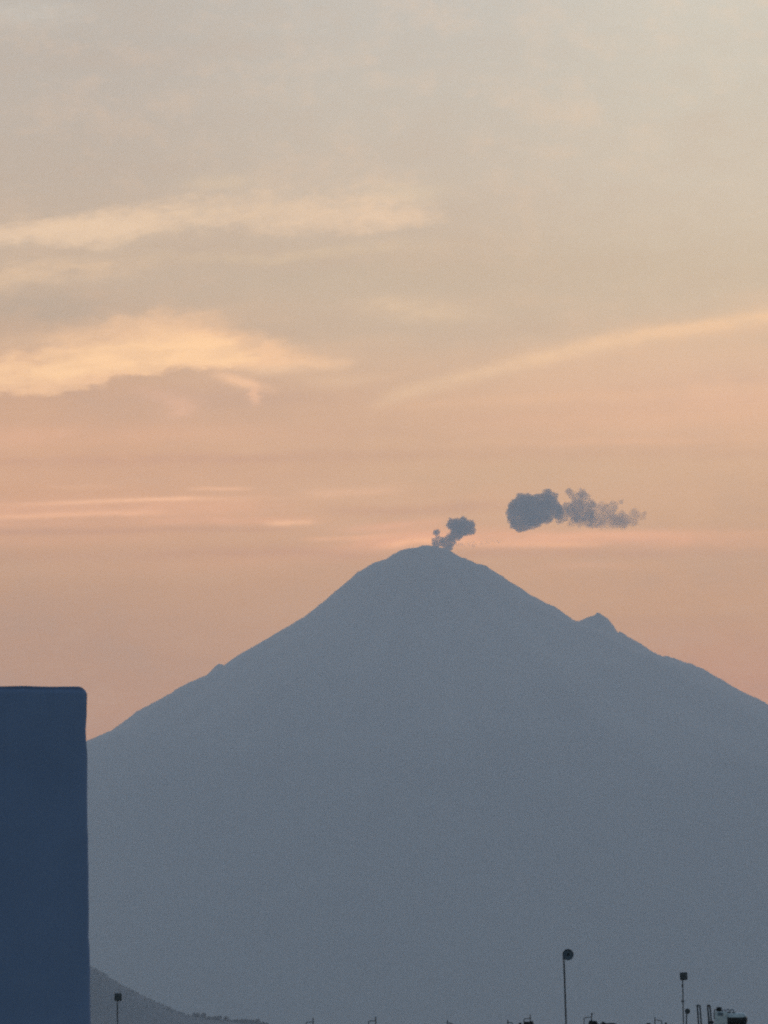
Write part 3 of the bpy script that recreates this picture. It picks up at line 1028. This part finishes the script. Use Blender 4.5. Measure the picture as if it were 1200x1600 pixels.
tube(bm, [(x0 + 0.48, 0, cz + rad * 0.985), (x0 + 0.48, 0, cz + rad + 0.035)], 0.08, 14)
link('valve', bm, M_panel, shell)
for sx in (x0 + 0.3, x1 - 0.3):
    bm = bmesh.new()
    box(bm, (sx - 0.06, -0.26, 0), (sx + 0.06, 0.26, cz - rad * 0.72), 0.01)
    link('leg', bm, M_black, r_)
# boxy left end
a0, a1 = local(r_, 1116.2, 1580), local(r_, 1134.5, 1580)
bm = bmesh.new()
box(bm, (a0.x, -0.36, 0.0), (a1.x + 0.05, 0.30, local(r_, 1120, 1580.6).z), 0.05, 3)
cab = link('housing', bm, M_white, r_)
bm = bmesh.new()
b0, b1 = local(r_, 1119.2, 1582), local(r_, 1127.2, 1573.6)
box(bm, (b0.x, -0.30, local(r_, 1120, 1580.2).z - 0.005), (b1.x, 0.10, b1.z), 0.03, 2)
link('hood', bm, M_black, cab)
bm = bmesh.new()
box(bm, (b0.x + 0.05, -0.372, local(r_, 1, 1587).z), (b1.x + 0.06, -0.361, local(r_, 1, 1582.2).z), 0.0)
link('front_plate', bm, M_dish, cab, smooth=False)
bm = bmesh.new()
tube(bm, [local(r_, 1116.4, 1577) + Vector((0, -.2, 0)), local(r_, 1116.2, 1585) + Vector((-.02, -.2, 0)), local(r_, 1116.2, 1592) + Vector((-.02, -.2, 0)), local(r_, 1118.0, 1592.4) + Vector((0, -.3, 0))], 0.026, 8)
tube(bm, [local(r_, 1116.4, 1577) + Vector((0, -.2, 0)), local(r_, 1119.6, 1577.4) + Vector((0, -.2, 0))], 0.02, 8)
link('side_pipe', bm, M_darkmetal, cab)
bm = bmesh.new()
pts = [local(r_, a, b) + Vector((0, -0.1, 0)) for a, b in ((1127.5, 1583), (1129, 1578.5), (1131.5, 1577.2), (1133, 1581), (1135, 1577.6), (1138, 1577.2), (1140, 1580), (1143, 1577.3), (1146, 1578.6), (1147, 1583))]
tube(bm, pts, 0.03, 8)
link('hose', bm, M_dish, r_)

# bent reinforcing bars left standing on the roof, one bundle per column
BARS = [  # upright x, top y, hook x, hook y, flag
    (489.2, 1590.6, 478.2, 1597.2, 'bent rod bundle nearest the blue wall, first of the row of hooks', 0),
    (587.0, 1588.6, 576.0, 1595.4, 'bent rod bundle below the summit, second hook counted from the blue wall', 0),
    (699.0, 1594.0, 707.0, 1599.0, 'shortest bent rod, a stub standing alone between two hooks', 0),
    (793.4, 1593.4, 801.0, 1598.0, 'short upright rod with low hook just left of a dark stub', 0),
    (828.6, 1585.0, 818.6, 1591.8, 'square hooked rod rising from behind a dark stub left of the tallest pole', 0),
    (924.4, 1582.6, 912.6, 1590.0, 'tallest hooked rod with a small side twig, just right of the tallest pole', 1),
    (1023.2, 1589.6, 1034.0, 1594.4, 'hooked rod whose hook points towards the square headed pole', 0),
]
for (ux, uy, hx_, hy, lab, twig) in BARS:
    r_ = empty('rebar_hook', on_roof(ux))
    tag(r_, lab, 'rebar', 'bent rods standing along the roof edge')
    bm = bmesh.new()
    a = local(r_, ux, uy)
    tube(bm, [(0, 0, 0), (a.x * 0.5, 0, a.z * 0.5), a], 0.026, 8)
    link('upright', bm, M_rebar, r_)
    bm = bmesh.new()
    h = local(r_, hx_, hy)
    s = 0.05 if hx_ > ux else -0.05
    up = local(r_, ux, hy - 0.8)
    tube(bm, [(h.x, 0.0, 0), (h.x, 0, h.z - 0.06), (h.x - s * 0.4, 0, h.z - 0.015), (h.x - s * 1.2, 0, h.z), (up.x, 0, up.z)], 0.021, 8)
    link('hook', bm, M_rebar, r_)
    if twig:
        bm = bmesh.new()
        tube(bm, [local(r_, 924.4, 1585.5), local(r_, 926.5, 1584.0), local(r_, 928.6, 1584.2)], 0.014, 6)
        link('twig', bm, M_rebar, r_)

# concrete stubs and rubble between the rods
STUBS = [
    ([(819, 1596.4), (828, 1596.4), (829, 1595.2), (832.6, 1595.4), (833.6, 1598.5), (833.8, 1606)], 'blocky dark stub at the foot of the hooked rod left of the tallest pole'),
    ([(919.4, 1596.5), (921.5, 1594.4), (924.6, 1593.6), (926, 1595), (932.4, 1595.4), (933.2, 1598.2), (934.8, 1599.4), (935, 1606)], 'largest dark stub, uneven on top, right of the tallest pole'),
    ([(937.5, 1600), (939.8, 1598.2), (942.3, 1595.4), (944.6, 1597.8), (948, 1598.8), (955, 1598.2), (963, 1598.9), (963.5, 1606)], 'long low dark stub with a pointed hump, right of the largest stub'),
    ([(1009, 1600), (1011, 1598.6), (1015, 1598.4), (1016.6, 1600), (1017, 1606)], 'tiny low stub just left of the hook by the square headed pole'),
    ([(1038.5, 1600), (1039.3, 1597.6), (1041.4, 1597.6), (1042, 1600), (1042.2, 1606)], 'tiny upright stub just right of the hook by the square headed pole'),
    ([(809.6, 1600), (811.5, 1598.2), (813.2, 1597.6), (815.2, 1599.0), (816, 1606)], 'small rounded stub left of the blocky stub'),
]
for prof_, lab in STUBS:
    cx = sum(p[0] for p in prof_) / len(prof_)
    r_ = empty('column_stub', on_roof(cx, ROOF + 0.6))
    bm = bmesh.new()
    pts = [local(r_, a, b) for a, b in prof_]
    pts = [Vector((pts[0].x, 0, 0))] + [Vector((p.x, 0, p.z)) for p in pts[:-1]] + [Vector((pts[-1].x, 0, 0))]
    half = 0.16
    f = [bm.verts.new((p.x, -half, p.z)) for p in pts]
    b = [bm.verts.new((p.x * 0.94, half, p.z)) for p in pts]
    bm.faces.new(f[::-1]); bm.faces.new(b)
    for i in range(len(f)):
        j = (i + 1) % len(f)
        bm.faces.new((f[i], f[j], b[j], b[i]))
    bmesh.ops.recalc_face_normals(bm, faces=bm.faces[:])
    bmesh.ops.bevel(bm, geom=bm.edges[:], offset=0.008, segments=1, affect='EDGES')
    loc = r_.location.copy()
    bpy.data.objects.remove(r_)
    o = link('column_stub', bm, M_black, smooth=False, loc=loc)
    tag(o, lab, 'stub', 'dark stubs along the roof edge')

# ----------------------------------------------------------------------------------------------
# CAMERA and render settings
# ----------------------------------------------------------------------------------------------
cd = bpy.data.cameras.new('camera')
cam = bpy.data.objects.new('camera', cd)
COL.objects.link(cam)
cam.location = (0, 0, CAM_Z)
cam.rotation_euler = (R(90 + ELEV), 0, 0)
cd.sensor_fit = 'VERTICAL'
cd.sensor_height = 24
cd.sensor_width = 24
cd.lens = 12 / math.tan(R(FOV / 2))
cd.clip_start = 0.5
cd.clip_end = 300000
sc.camera = cam

sc.view_settings.view_transform = 'Standard'
sc.view_settings.look = 'None'
sc.view_settings.exposure = EXPOSURE
sc.view_settings.gamma = 1
sc.view_settings.use_curve_mapping = False
cy = sc.cycles
cy.use_denoising = False
cy.use_adaptive_sampling = False
cy.use_light_tree = False
cy.pixel_filter_type = 'BLACKMAN_HARRIS'
cy.filter_width = 2.2
cy.volume_bounces = 1
cy.max_bounces = 3
cy.diffuse_bounces = 2
cy.glossy_bounces = 1
cy.volume_step_rate = 0.5
cy.volume_max_steps = 512
